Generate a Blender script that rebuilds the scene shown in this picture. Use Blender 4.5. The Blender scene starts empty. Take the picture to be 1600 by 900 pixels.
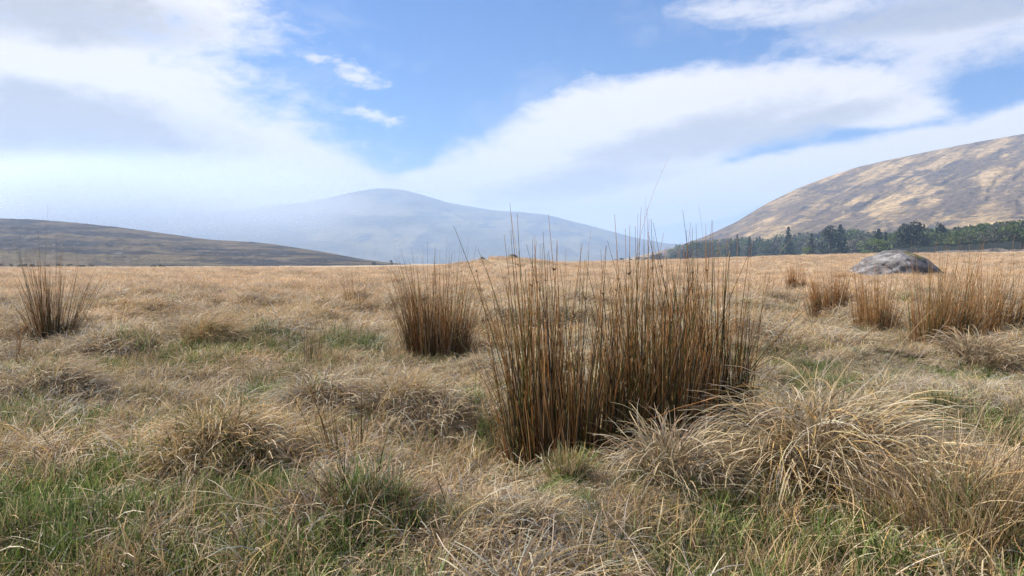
import bpy, math, random
import numpy as np
R = math.radians
rng = np.random.default_rng(7)
random.seed(7)
S = bpy.context.scene
C = S.collection

# ------------------------------------------------------------------ camera
F = 1164.0            # focal length in photo pixels (1600 wide)
HY = 412.0            # photo row of the horizon
CAMZ = 1.0
cam_d = bpy.data.cameras.new('camera'); cam = bpy.data.objects.new('camera', cam_d); C.objects.link(cam)
cam.location = (0, 0, CAMZ); cam.rotation_euler = (R(90), 0, 0)
cam_d.sensor_width = 36; cam_d.lens = 36 * F / 1600; cam_d.shift_y = -(450 - HY) / 1600
cam_d.clip_start = 0.05; cam_d.clip_end = 30000
S.camera = cam

# ------------------------------------------------------------------ sun, exposure
SUN_AZ, SUN_EL = R(-74), R(38)        # left of the view, a little in front of the camera
sl = bpy.data.lights.new('sun', 'SUN'); sun = bpy.data.objects.new('sun', sl); C.objects.link(sun)
sl.energy = 4.6; sl.angle = R(2); sl.color = (1.0, 0.93, 0.82)
sd = (math.sin(SUN_AZ) * math.cos(SUN_EL), math.cos(SUN_AZ) * math.cos(SUN_EL), math.sin(SUN_EL))
from mathutils import Vector
sun.rotation_euler = Vector(sd).to_track_quat('Z', 'Y').to_euler()
S.view_settings.view_transform = 'Standard'; S.view_settings.look = 'None'
S.view_settings.exposure = 1.0; S.view_settings.gamma = 1.0
S.view_settings.use_curve_mapping = False
S.render.engine = 'CYCLES'
S.cycles.max_bounces = 4; S.cycles.diffuse_bounces = 2; S.cycles.glossy_bounces = 1
S.cycles.transmission_bounces = 2; S.cycles.transparent_max_bounces = 4; S.cycles.volume_bounces = 3
S.cycles.denoising_prefilter = 'FAST'
S.cycles.use_adaptive_sampling = True; S.cycles.adaptive_threshold = 0.02

# ------------------------------------------------------------------ world: Nishita sky with a procedural cloud layer
W = bpy.data.worlds.new('World'); S.world = W; W.use_nodes = True
W.cycles.sampling_method = 'MANUAL'; W.cycles.sample_map_resolution = 512
nt = W.node_tree; N = nt.nodes; L = nt.links
for n in list(N): N.remove(n)
def nd(t, **k):
    n = N.new(t)
    for a, v in k.items(): setattr(n, a, v)
    return n
def put(sock, v):
    if hasattr(v, 'is_output') or isinstance(v, bpy.types.NodeSocket): L.new(v, sock)
    else: sock.default_value = v
def mth(op, a, b=0.0, c=0.0, clamp=False):
    n = nd('ShaderNodeMath', operation=op, use_clamp=clamp)
    put(n.inputs[0], a); put(n.inputs[1], b)
    if len(n.inputs) > 2: put(n.inputs[2], c)
    return n.outputs[0]
def sstep(x, lo, hi):
    n = nd('ShaderNodeMapRange', interpolation_type='SMOOTHSTEP')
    put(n.inputs[0], x); put(n.inputs[1], lo); put(n.inputs[2], hi)
    return n.outputs[0]
def mixc(f, a, b):
    n = nd('ShaderNodeMix', data_type='RGBA')
    put(n.inputs[0], f); put(n.inputs[6], a); put(n.inputs[7], b)
    return n.outputs[2]
out = nd('ShaderNodeOutputWorld'); bg = nd('ShaderNodeBackground'); L.new(bg.outputs[0], out.inputs[0])
sky = nd('ShaderNodeTexSky', sky_type='NISHITA'); sky.sun_disc = False
sky.sun_elevation = SUN_EL; sky.sun_rotation = SUN_AZ; sky.altitude = 60
sky.air_density = 1.1; sky.dust_density = 0.1; sky.ozone_density = 3.0
tc = nd('ShaderNodeTexCoord'); D = tc.outputs['Generated']
sp = nd('ShaderNodeSeparateXYZ'); L.new(D, sp.inputs[0])
dx, dy, dz = sp.outputs
u = mth('ARCTAN2', dx, dy)
hor = mth('SQRT', mth('ADD', mth('MULTIPLY', dx, dx), mth('MULTIPLY', dy, dy)))
v = mth('DIVIDE', dz, mth('MAXIMUM', hor, 0.001))
cmb = nd('ShaderNodeCombineXYZ'); L.new(u, cmb.inputs[0]); L.new(v, cmb.inputs[1]); UV = cmb.outputs[0]
def noise(scale, detail, rough, sx=1, sy=1, off=0.0, dist=0.0, src=None, rot=0.0):
    m = nd('ShaderNodeMapping'); L.new(src or UV, m.inputs[0])
    m.inputs['Scale'].default_value = (sx, sy, 1); m.inputs['Location'].default_value = (off, off * .7, off * .3)
    m.inputs['Rotation'].default_value = (0, 0, rot)
    n = nd('ShaderNodeTexNoise'); L.new(m.outputs[0], n.inputs['Vector'])
    n.inputs['Scale'].default_value = scale; n.inputs['Detail'].default_value = detail
    n.inputs['Roughness'].default_value = rough; n.inputs['Distortion'].default_value = dist
    return n.outputs['Fac']
def blob(px, py, rx, ry, rot=0):
    """soft ellipse of the cloud field; centre and radii given as bearings read off the photograph"""
    a = math.atan((px - 800) / F); ca = math.cos(a)
    m = nd('ShaderNodeMapping', vector_type='TEXTURE'); L.new(UV, m.inputs[0])
    m.inputs['Location'].default_value = (a, (HY - py) / F * ca, 0)
    m.inputs['Rotation'].default_value = (0, 0, R(rot))
    m.inputs['Scale'].default_value = (rx / F, ry / F, 1)
    g = nd('ShaderNodeVectorMath', operation='DOT_PRODUCT'); L.new(m.outputs[0], g.inputs[0]); L.new(m.outputs[0], g.inputs[1])
    return mth('SUBTRACT', 1.0, mth('MINIMUM', g.outputs['Value'], 2.2))
def field(bl):
    r = None
    for b in bl:
        x = blob(*b); r = x if r is None else mth('SMOOTH_MAX', r, x, 0.25)
    return r
n1 = noise(4.6, 6, 0.62, 1, 2.2, 3.1, 0.2)
n2 = noise(17.0, 5, 0.66, 1, 2.2, 8.3, 0.3, rot=R(-18))
n3 = noise(42.0, 4, 0.62, 1, 1.8, 2.3, 0.4, rot=R(-24))
nn0 = mth('ADD', mth('MULTIPLY', mth('SUBTRACT', n1, 0.5), 4.0), mth('MULTIPLY', mth('SUBTRACT', n2, 0.5), 3.2))
nn = mth('ADD', nn0, mth('MULTIPLY', mth('SUBTRACT', n3, 0.5), 1.5))
# left bank, lens-shaped bank right of centre, top-right streamer, small puffs, low veil above the hills
fA = field([(-250, 230, 620, 290, 0), (160, 150, 250, 120, -22), (330, 235, 300, 110, -27), (470, 262, 210, 62, -24), (540, 285, 150, 36, -12), (-100, -60, 420, 140, 0), (330, 345, 420, 60, 0)])
fB = field([(950, 230, 330, 88, 15), (1120, 170, 300, 66, 3), (1330, 170, 130, 32, -6), (760, 285, 200, 45, 8), (1130, 300, 480, 45, 10), (1500, 235, 260, 36, 17)])
fC = field([(1250, 15, 190, 30, -4), (1500, 40, 260, 62, -5), (1440, 105, 110, 40, 30)])
fD = field([(560, 118, 62, 26, -22), (580, 180, 60, 18, -12), (505, 96, 40, 11, 0)])
cA = sstep(mth('ADD', fA, mth('MULTIPLY', nn, 0.42)), -0.35, 0.75)
cB = sstep(mth('ADD', fB, mth('MULTIPLY', nn, 0.27)), -0.25, 0.48)
cC = sstep(mth('ADD', fC, mth('MULTIPLY', nn, 0.55)), -0.35, 1.1)
cD = sstep(mth('ADD', fD, mth('MULTIPLY', nn, 1.2)), -0.1, 1.3)
# the same kind of broken cloud over the rest of the sky (all bearings, above the picture and behind the camera)
ng = noise(1.7, 5, 0.58, 1, 1.6, 5.7, 0.3, src=D)
away = mth('MAXIMUM', sstep(v, 0.37, 0.60), sstep(mth('ABSOLUTE', u), 0.72, 1.0))
cG = mth('MULTIPLY', sstep(ng, 0.44, 0.60), away)
wis = mth('MULTIPLY', sstep(noise(4.0, 4, 0.6, 1, 1.7, 1.3, 0.6, rot=R(35)), 0.50, 0.78), 0.35)
low = mth('MULTIPLY', sstep(v, 0.17, 0.02), 0.6)
cov = mth('MAXIMUM', mth('MAXIMUM', cA, cB), mth('MAXIMUM', mth('MULTIPLY', cC, 0.8), mth('MULTIPLY', cD, 0.85)))
cov = mth('MAXIMUM', mth('MAXIMUM', cov, cG), mth('MAXIMUM', wis, low))
# thickness: grey bellies
gA = field([(90, 195, 250, 58, -3), (40, 5, 220, 50, 0), (150, 345, 330, 26, 0)])
gB = field([(1060, 222, 230, 36, 13), (1240, 200, 150, 26, 10), (900, 285, 160, 26, 8), (1480, 20, 200, 26, 0)])
grey = mth('MAXIMUM', sstep(mth('ADD', gA, mth('MULTIPLY', nn, 0.35)), -0.35, 0.9),
           mth('MULTIPLY', sstep(mth('ADD', gB, mth('MULTIPLY', nn, 0.4)), -0.4, 0.9), 0.85))
grey = mth('MAXIMUM', grey, mth('MULTIPLY', mth('MULTIPLY', sstep(ng, 0.55, 0.72), away), 0.8))
grey = mth('ADD', grey, mth('MULTIPLY', mth('SUBTRACT', n2, 0.5), 0.35), clamp=True)
SKY_STR = 0.08
skyc = nd('ShaderNodeVectorMath', operation='MULTIPLY'); L.new(sky.outputs[0], skyc.inputs[0]); skyc.inputs[1].default_value = (.28, .53, .84)   # clear, polarised-looking blue
CW, CG = (6.7, 6.35, 6.1, 1), (3.7, 3.65, 3.6, 1)
ccol = mixc(grey, CW, CG)
L.new(mixc(cov, skyc.outputs[0], ccol), bg.inputs['Color'])
bg.inputs['Strength'].default_value = SKY_STR

# ------------------------------------------------------------------ helpers
def smooth(x, lo, hi):
    t = np.clip((x - lo) / (hi - lo), 0, 1); return t * t * (3 - 2 * t)
def _h(ix, iy, seed):
    h = (ix.astype(np.int64) * 374761393 + iy.astype(np.int64) * 668265263 + seed * 1274126177) & 0xffffffff
    h = ((h ^ (h >> 13)) * 1274126177) & 0xffffffff
    h = ((h ^ (h >> 15)) * 2246822519) & 0xffffffff
    return ((h ^ (h >> 16)) & 0xffffff) / float(0xffffff) * 2 - 1
def vn(x, y, seed=0):
    x = np.asarray(x, float); y = np.asarray(y, float)
    ix = np.floor(x); iy = np.floor(y); fx = x - ix; fy = y - iy
    fx = fx ** 3 * (fx * (fx * 6 - 15) + 10); fy = fy ** 3 * (fy * (fy * 6 - 15) + 10)
    a = _h(ix, iy, seed); b = _h(ix + 1, iy, seed); c = _h(ix, iy + 1, seed); d = _h(ix + 1, iy + 1, seed)
    return (a + (b - a) * fx) * (1 - fy) + (c + (d - c) * fx) * fy
def fbm(x, y, o=4, seed=0, g=0.5):
    s = 0; a = 1; t = 0
    for k in range(o):
        s = s + a * vn(x * 2 ** k + 17.3 * k, y * 2 ** k - 9.1 * k, seed + k); t += a; a *= g
    return s / t
def obj(name, V, Fc, mat, parent=None, col=None, smooth_=False, loc=None):
    """one mesh object from arrays; Fc an (n,3) or (n,4) array or a list of such arrays"""
    me = bpy.data.meshes.new(name)
    V = np.asarray(V, np.float32); Fs = Fc if isinstance(Fc, list) else [Fc]
    Fs = [np.asarray(f, np.int32) for f in Fs if len(f)]
    li = np.concatenate([f.ravel() for f in Fs]); cnt = np.concatenate([np.full(len(f), f.shape[1], np.int32) for f in Fs])
    st = np.concatenate([[0], np.cumsum(cnt)[:-1]]).astype(np.int32)
    me.vertices.add(len(V)); me.vertices.foreach_set('co', V.ravel())
    me.loops.add(len(li)); me.loops.foreach_set('vertex_index', li)
    me.polygons.add(len(cnt)); me.polygons.foreach_set('loop_start', st)
    try: me.polygons.foreach_set('loop_total', cnt)
    except Exception: pass
    me.update(calc_edges=True)
    if smooth_: me.polygons.foreach_set('use_smooth', np.ones(len(cnt), bool))
    if col is not None:
        a = me.attributes.new('col', 'FLOAT_COLOR', 'POINT')
        c4 = np.ones((len(V), 4), np.float32); c4[:, :3] = col; a.data.foreach_set('color', c4.ravel())
    me.materials.append(mat); me.validate()
    o = bpy.data.objects.new(name, me); C.objects.link(o)
    if parent is not None: o.parent = parent
    if loc is not None: o.location = loc
    return o
def tag(o, label=None, cat=None, group=None, kind=None):
    if label: o['label'] = label
    if cat: o['category'] = cat
    if group: o['group'] = group
    if kind: o['kind'] = kind
    return o
def empty(name, loc):
    e = bpy.data.objects.new(name, None); C.objects.link(e); e.location = loc; e.empty_display_size = .1; return e
def grid_faces(nr, nc):
    i = np.arange(nr - 1)[:, None] * nc + np.arange(nc - 1)[None, :]
    i = i.ravel(); return np.stack([i, i + 1, i + nc + 1, i + nc], 1)

# materials ---------------------------------------------------------
def veg_mat(name, transl=0.3, inst=False, rough=0.6):
    m = bpy.data.materials.new(name); m.use_nodes = True; t = m.node_tree; n = t.nodes
    b = n['Principled BSDF']; o = n['Material Output']
    a = n.new('ShaderNodeAttribute'); a.attribute_name = 'col'; c = a.outputs['Color']
    if inst:
        i = n.new('ShaderNodeAttribute'); i.attribute_type = 'INSTANCER'; i.attribute_name = 'tint'
        mx = n.new('ShaderNodeMix'); mx.data_type = 'RGBA'; mx.blend_type = 'MULTIPLY'; mx.inputs[0].default_value = 1
        t.links.new(c, mx.inputs[6]); t.links.new(i.outputs['Color'], mx.inputs[7]); c = mx.outputs[2]
    t.links.new(c, b.inputs['Base Color']); b.inputs['Roughness'].default_value = rough
    b.inputs['Specular IOR Level'].default_value = 0.25
    if transl > 0:
        tr = n.new('ShaderNodeBsdfTranslucent'); t.links.new(c, tr.inputs[0])
        mi = n.new('ShaderNodeMixShader'); mi.inputs[0].default_value = transl
        t.links.new(b.outputs[0], mi.inputs[1]); t.links.new(tr.outputs[0], mi.inputs[2]); t.links.new(mi.outputs[0], o.inputs[0])
    return m
def land_mat(name, nscale, lo=0.75, hi=1.25, bump=0.3, bdist=0.1, detail=8):
    """vertex colour 'col' varied by fine procedural noise, with fine relief"""
    m = bpy.data.materials.new(name); m.use_nodes = True; t = m.node_tree; n = t.nodes; b = n['Principled BSDF']
    a = n.new('ShaderNodeAttribute'); a.attribute_name = 'col'
    g = n.new('ShaderNodeNewGeometry')
    nz = n.new('ShaderNodeTexNoise'); nz.inputs['Scale'].default_value = nscale; nz.inputs['Detail'].default_value = detail
    nz.inputs['Roughness'].default_value = 0.65
    t.links.new(g.outputs['Position'], nz.inputs['Vector'])
    mr = n.new('ShaderNodeMapRange'); mr.inputs[1].default_value = 0.3; mr.inputs[2].default_value = 0.7
    mr.inputs[3].default_value = lo; mr.inputs[4].default_value = hi; t.links.new(nz.outputs['Fac'], mr.inputs[0])
    vm = n.new('ShaderNodeVectorMath'); vm.operation = 'SCALE'
    t.links.new(a.outputs['Color'], vm.inputs[0]); t.links.new(mr.outputs[0], vm.inputs['Scale'])
    t.links.new(vm.outputs[0], b.inputs['Base Color']); b.inputs['Roughness'].default_value = 0.9
    b.inputs['Specular IOR Level'].default_value = 0.1
    bp = n.new('ShaderNodeBump'); bp.inputs['Strength'].default_value = bump; bp.inputs['Distance'].default_value = bdist
    t.links.new(nz.outputs['Fac'], bp.inputs['Height']); t.links.new(bp.outputs[0], b.inputs['Normal'])
    return m
M_inst = veg_mat('dry_grass', 0.30, True)
M_blade = veg_mat('tussock_grass', 0.30)
M_rush = veg_mat('rush_stem', 0.10, rough=0.5)
M_leaf = veg_mat('leaf', 0.25)
M_bark = veg_mat('bark', 0.0, rough=0.9)
M_ground = land_mat('peaty_turf', 9.0, 0.6, 1.4, 0.6, 0.03)
M_hill = land_mat('shaded_heather', 0.06, 0.62, 1.38, 0.9, 6.0)
M_hillr = land_mat('rough_hillside', 0.16, 0.55, 1.45, 1.0, 4.0)
M_far = land_mat('far_slope', 0.01, 0.75, 1.25, 0.6, 25.0)
M_rock = land_mat('lichened_rock', 5.0, 0.55, 1.5, 0.9, 0.08)
M_wall = land_mat('field_stone', 1.5, 0.6, 1.4, 0.9, 0.25)

# ------------------------------------------------------------------ terrain height
def flatY(py): return F * CAMZ / (py - HY)
# mounds of the tussocks one can tell apart: px, py of the foot, width px, mound height m
TUSS = {
 'big':   (1300, 800, 270, 0.20), 'corner': (1510, 880, 250, 0.13), 'between': (1050, 790, 120, 0.10),
 'gold':  (350, 785, 190, 0.15), 'band':   (640, 695, 200, 0.14), 'hollow': (325, 570, 95, 0.22),
 'green': (890, 800, 110, 0.10), 'brown':  (560, 880, 170, 0.13), 'fawn': (1530, 590, 150, 0.08),
 'left':  (70, 660, 190, 0.14), 'cap': (500, 690, 130, 0.12),
}
def mound(x, y): return fbm(x / 0.95, y / 0.95, 2, 3)
def g(x, y):
    x = np.asarray(x, float); y = np.asarray(y, float)
    r = np.hypot(x, y); Y = np.maximum(y, 0.1)
    a = np.where(y > 0.1, x / Y, np.sign(x) * 2)
    z = (0.12 + .15 * smooth(r, 6, 14)) * mound(x, y) + .035 * fbm(x / .42, y / .42, 2, 5) * (r < 60) + 0.028 * vn(x / 0.33, y / 0.33, 9) * (r < 40)
    z = z + 0.10 * fbm(x / 4.5, y / 4.5, 2, 21) * smooth(r, 4, 12) + 0.28 * fbm(x / 22, y / 22, 2, 31) * smooth(r, 18, 60)
    A = np.interp(a, [-.7, -.25, 0, .26, .38, .51, .69, 1.0], [-.3, -.35, .9, 2.4, 3.3, 4.0, 4.5, 4.8])
    z = z + A * smooth(y, 45, 230)
    xm = (790 - 800) / F * 115
    z = z + 1.35 * np.exp(-((x - xm) / 8.5) ** 2 - ((y - 115) / 9) ** 2) * (1 + 0.06 * vn(x / 4, y / 4, 77))
    z = z + 0.35 * np.exp(-((x - 23) / 5) ** 2 - ((y - 45) / 5) ** 2)
    for (px, py, w, h) in TUSS.values():
        Y0 = flatY(py - 0.22 * w * 0.6); x0 = (px - 800) / F * Y0; s = 0.36 * w / F * Y0
        z = z + h * np.exp(-((x - x0) / s) ** 2 - ((y - Y0) / s) ** 2)
    return z
def foot(px, py):
    Y = flatY(py)
    for _ in range(6):
        x = (px - 800) / F * Y; Y = 0.5 * Y + 0.5 * F * (CAMZ - float(g(x, Y))) / (py - HY)
    x = (px - 800) / F * Y
    return np.array([x, Y, float(g(x, Y))])
def P(px, Y):
    x = (px - 800) / F * Y; return np.array([x, Y, float(g(x, Y))])

# ground sheet --------------------------------------------------------
ang = np.concatenate([np.arange(-55, 55.01, 0.3), np.arange(60, 305, 5)]) ; ang = np.radians(np.append(ang, 305.0))
rad = [0.4]
while rad[-1] < 90: rad.append(rad[-1] * 1.0145)
while rad[-1] < 6400: rad.append(rad[-1] * 1.045)
rad = np.array(rad)
gx = rad[:, None] * np.sin(ang)[None, :]; gy = rad[:, None] * np.cos(ang)[None, :]
gz = g(gx, gy)
rr = np.hypot(gx, gy)
soil = np.array([.070, .060, .030]); moss = np.array([.065, .090, .024]); straw = np.array([.43, .345, .235]); tan_ = np.array([.43, .32, .20])
wn = smooth(fbm(gx / 1.3, gy / 1.3, 3, 55), -0.1, 0.35)[..., None]
near = soil * (1 - wn) + moss * wn
fn = (0.5 + 0.5 * fbm(gx / 14, gy / 5, 4, 61))[..., None]
fn2 = smooth(fbm(gx / 40, gy / 9, 3, 66), 0.05, 0.5)[..., None]
farc = straw * (1 - fn) + tan_ * fn; farc = farc * (1 - 0.35 * fn2) + np.array([.20, .19, .08]) * 0.35 * fn2
fd = smooth(rr, 9, 45)[..., None]
gcol = near * (1 - fd) + farc * fd
V = np.stack([gx, gy, gz], -1).reshape(-1, 3)
V = np.vstack([V, [[0, 0, float(g(0, 0))]]])
fc = np.arange(len(ang) - 1); fan = np.stack([np.full_like(fc, len(V) - 1), fc + 1, fc], 1)
gf = grid_faces(len(rad), len(ang))[:, ::-1]
tag(obj('ground', V, [gf, fan], M_ground, col=np.vstack([gcol.reshape(-1, 3), [soil]]), smooth_=True), kind='structure')

# hills -----------------------------------------------------------------
def hill(name, prof, base, ridge, mat, colf, dispf, ncol, nrow, zb=0.0, p=0.85, back=0.5):
    """hill raised from its foot (base) to its ridge; prof = skyline bearings, base/ridge = (px, distance) lists"""
    pp = np.array(prof, float)
    px = np.linspace(pp[0, 0], pp[-1, 0], ncol)
    er = (HY - np.interp(px, pp[:, 0], pp[:, 1])) / F
    # soften the polyline
    k = np.ones(7) / 7; er = np.convolve(np.pad(er, 3, mode='edge'), k, 'valid')
    a = (px - 800) / F
    Yb = np.interp(px, *zip(*base)); Yr = np.interp(px, *zip(*ridge))
    t = np.concatenate([np.linspace(0, 1, nrow), 1 + np.linspace(0.06, back, 10)])[:, None]
    tt = np.minimum(t, 1)
    Y = Yb + (Yr - Yb) * t
    zb_ = np.array([float(q) for q in g(a * Yb, Yb)]) - 1.5 if zb is None else zb
    eb = (zb_ - CAMZ) / Yb
    e = eb + (er - eb) * tt ** p
    z = CAMZ + e * Y
    over = np.maximum(t - 1, 0)
    zr = CAMZ + er * Yr
    z = np.where(t > 1, zr * (1 - (over / back) ** 1.5) + (-6) * (over / back) ** 1.5, z)
    x = a * Y
    env = np.sin(np.pi * np.clip(tt, 0, 1)) ** 0.7 + 0.12 * (t > 0.9)
    z = z + dispf(x, Y, z) * env * np.clip((er - eb) * 14, 0.05, 1)
    V = np.stack([x, Y, z], -1)
    c = colf(x, Y, z, np.broadcast_to(tt, x.shape), np.broadcast_to(px, x.shape))
    o = obj(name, V.reshape(-1, 3), grid_faces(len(t), ncol), mat, col=c.reshape(-1, 3), smooth_=True)
    return tag(o, kind='structure')
def lerp(a, b, f): return np.asarray(a) * (1 - f[..., None]) + np.asarray(b) * f[..., None]

# far mountain
def mcol(x, Y, z, t, px):
    n = 0.5 + 0.5 * fbm(x / 300 + z / 200, z / 70, 4, 5); c = lerp([.10, .095, .07], [.19, .165, .10], smooth(n, .3, .7))
    return lerp(c, [.09, .09, .085], smooth(fbm(x / 120, z / 50, 3, 8), .15, .5))
def mdisp(x, Y, z):
    q = x * .8 + Y * .35
    return 26 * (1 - np.abs(fbm(q / 330, (Y - x * .4) / 900, 4, 41)) * 2) + 9 * fbm(x / 120, Y / 160, 4, 43)
hill('mountain', [(-500, 372), (-200, 362), (0, 352), (200, 343), (300, 335), (380, 326), (430, 321), (480, 316), (520, 308), (560, 299), (590, 295), (612, 295), (635, 298), (660, 305), (700, 317), (740, 324), (770, 329),
     (810, 331), (850, 335), (890, 345), (930, 355), (960, 363), (1000, 373), (1040, 380), (1080, 384), (1200, 392), (1400, 400)],
     [(-500, 2900), (600, 2700), (1400, 3000)], [(-500, 4300), (600, 4600), (1400, 4300)], M_far, mcol, mdisp, 640, 200, p=.8, back=.35)
# left moorland hill: dark heather, with its cloud shadow put into the colours
def lcol(x, Y, z, t, px):
    n = fbm(x / 42, z / 5 + Y / 75, 5, 12, .62); c = lerp([.036, .029, .024], [.13, .098, .058], smooth(n, -.22, .28))
    rk = smooth(fbm(x / 22, z / 3 + Y / 40, 4, 15, .6), .14, .34); c = lerp(c, [.034, .034, .036], rk * .9)
    c = lerp(c, [.20, .19, .18], smooth(fbm(x / 5, z / 1.5 + Y / 9, 3, 19), .38, .55) * smooth(fbm(x / 50, Y / 60, 2, 20), .0, .3) * .6)
    gr = smooth(fbm(x / 45, Y / 90, 3, 18), .1, .5) * smooth(t, .3, 0.0); return lerp(c, [.10, .10, .045], gr)
def ldisp(x, Y, z): return 6.0 * fbm(x / 70, Y / 60, 5, 51) + 5.0 * np.abs(fbm(x / 24, Y / 22, 4, 53))
hill('moorland_hill', [(-900, 318), (-500, 325), (-200, 334), (0, 341), (60, 344), (120, 348), (180, 354), (240, 362), (300, 371), (340, 375.5), (400, 379), (430, 382), (480, 390), (520, 396), (560, 404), (600, 409.5), (640, 413), (690, 418)],
     [(-900, 240), (0, 260), (690, 420)], [(-900, 800), (0, 900), (430, 760), (690, 560)], M_hill, lcol, ldisp, 560, 170, zb=None, p=.9)
# right hillside
def strk(x, Y, z, L_, A_, sd):
    al = .80 * x + .60 * z * 1.6; ac = -.60 * x + .80 * z * 1.6 + .15 * Y
    return fbm(al / L_, ac / A_, 4, sd)
def rcol(x, Y, z, t, px):
    n = strk(x, Y, z, 170, 22, 71); n2 = strk(x, Y, z, 60, 9, 75)
    n3 = fbm(x / 9, z / 4 + Y / 14, 3, 77); c = lerp([.135, .105, .080], [.31, .225, .125], smooth(n + .5 * n2 + .4 * n3, -.3, .3))
    c = lerp(c, [.46, .335, .19], smooth(n + .6 * n2 + .5 * n3, .24, .56) * .85)
    rk = smooth(strk(x, Y, z, 60, 10, 79) + .3 * vn(x / 12, z / 6, 6), .22, .45); c = lerp(c, [.085, .075, .072], rk * .85)
    gl = smooth(np.abs(strk(x, Y, z, 220, 26, 83)), .09, .0); c = lerp(c, [.095, .082, .076], gl * .5 * smooth(n3, -.4, .2))      # gullies
    gd = smooth(np.abs(strk(x, Y, z, 260, 22, 89) + .1 * n3), .10, .02) * smooth(n, -.3, .2); c = lerp(c, [.47, .34, .18], gd * .8)   # grassy ribs
    gr = smooth(t, .45, .12) * smooth(px, 1420, 1200) * smooth(n2, -.35, .2); return lerp(c, [.20, .195, .075], gr * .75)
def rdisp(x, Y, z):
    return 6 * strk(x, Y, z, 240, 34, 81) - 2.5 * np.clip(.16 - np.abs(strk(x, Y, z, 220, 26, 83)), 0, 1) / .16 + 4.5 * np.abs(fbm(x / 30, Y / 34, 5, 87, .6))
hill('hillside', [(930, 412), (980, 404), (1030, 393), (1060, 384), (1100, 370), (1150, 347), (1200, 317), (1250, 293), (1300, 274), (1340, 261), (1400, 247), (1450, 237), (1500, 227), (1550, 218), (1600, 209), (1800, 178), (2100, 150), (2500, 140)],
     [(930, 800), (1100, 700), (1300, 560), (1600, 400), (2500, 330)], [(930, 1150), (1100, 1300), (1300, 1400), (1600, 1350), (2500, 1200)], M_hillr, rcol, rdisp, 760, 260, zb=2.0, p=.85)

# ------------------------------------------------------------------ air: haze and the mist over the left of the mountain
def vol_mat(name, dens, colr, falloff=False, aniso=0.0):
    m = bpy.data.materials.new(name); m.use_nodes = True; t = m.node_tree; n = t.nodes
    n.remove(n['Principled BSDF']); o = n['Material Output']
    pv = n.new('ShaderNodeVolumePrincipled'); pv.inputs['Color'].default_value = colr; pv.inputs['Density'].default_value = dens
    pv.inputs['Anisotropy'].default_value = aniso
    if falloff:
        tcd = n.new('ShaderNodeTexCoord'); ln = n.new('ShaderNodeVectorMath'); ln.operation = 'LENGTH'
        t.links.new(tcd.outputs['Object'], ln.inputs[0])
        nz = n.new('ShaderNodeTexNoise'); nz.inputs['Scale'].default_value = 2.2; nz.inputs['Detail'].default_value = 3
        t.links.new(tcd.outputs['Object'], nz.inputs['Vector'])
        ad = n.new('ShaderNodeMath'); ad.operation = 'MULTIPLY_ADD'; t.links.new(nz.outputs['Fac'], ad.inputs[0]); ad.inputs[1].default_value = 0.7
        t.links.new(ln.outputs['Value'], ad.inputs[2])
        mr = n.new('ShaderNodeMapRange'); mr.interpolation_type = 'SMOOTHSTEP'
        mr.inputs[1].default_value = 1.32; mr.inputs[2].default_value = 0.45; mr.inputs[3].default_value = 0; mr.inputs[4].default_value = dens
        t.links.new(ad.outputs[0], mr.inputs[0]); t.links.new(mr.outputs[0], pv.inputs['Density'])
    t.links.new(pv.outputs[0], o.inputs['Volume'])
    return m
bxv = np.array([[sx * 7200, sy * 7200, z] for z in (-14, 505) for sy in (-1, 1) for sx in (-1, 1)], float)
bxf = np.array([[0, 2, 3, 1], [4, 5, 7, 6], [0, 1, 5, 4], [2, 6, 7, 3], [0, 4, 6, 2], [1, 3, 7, 5]])
tag(obj('haze', bxv, bxf, vol_mat('haze_air', 2.5e-4, (.47, .67, 1.0, 1), False, 0.1)), kind='stuff')
import bmesh
bm = bmesh.new(); bmesh.ops.create_icosphere(bm, subdivisions=4, radius=1.0)
mv = np.array([q.co[:] for q in bm.verts]); mf = np.array([[q.index for q in f.verts] for f in bm.faces]); bm.free()
mist = obj('mist', mv, mf, vol_mat('mist_air', 0.0085, (.78, .85, .95, 1), True, 0.3), loc=((125 - 800) / F * 2150, 2150, 178))
mist.scale = (1050, 330, 176)
tag(mist, kind='stuff')

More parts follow.
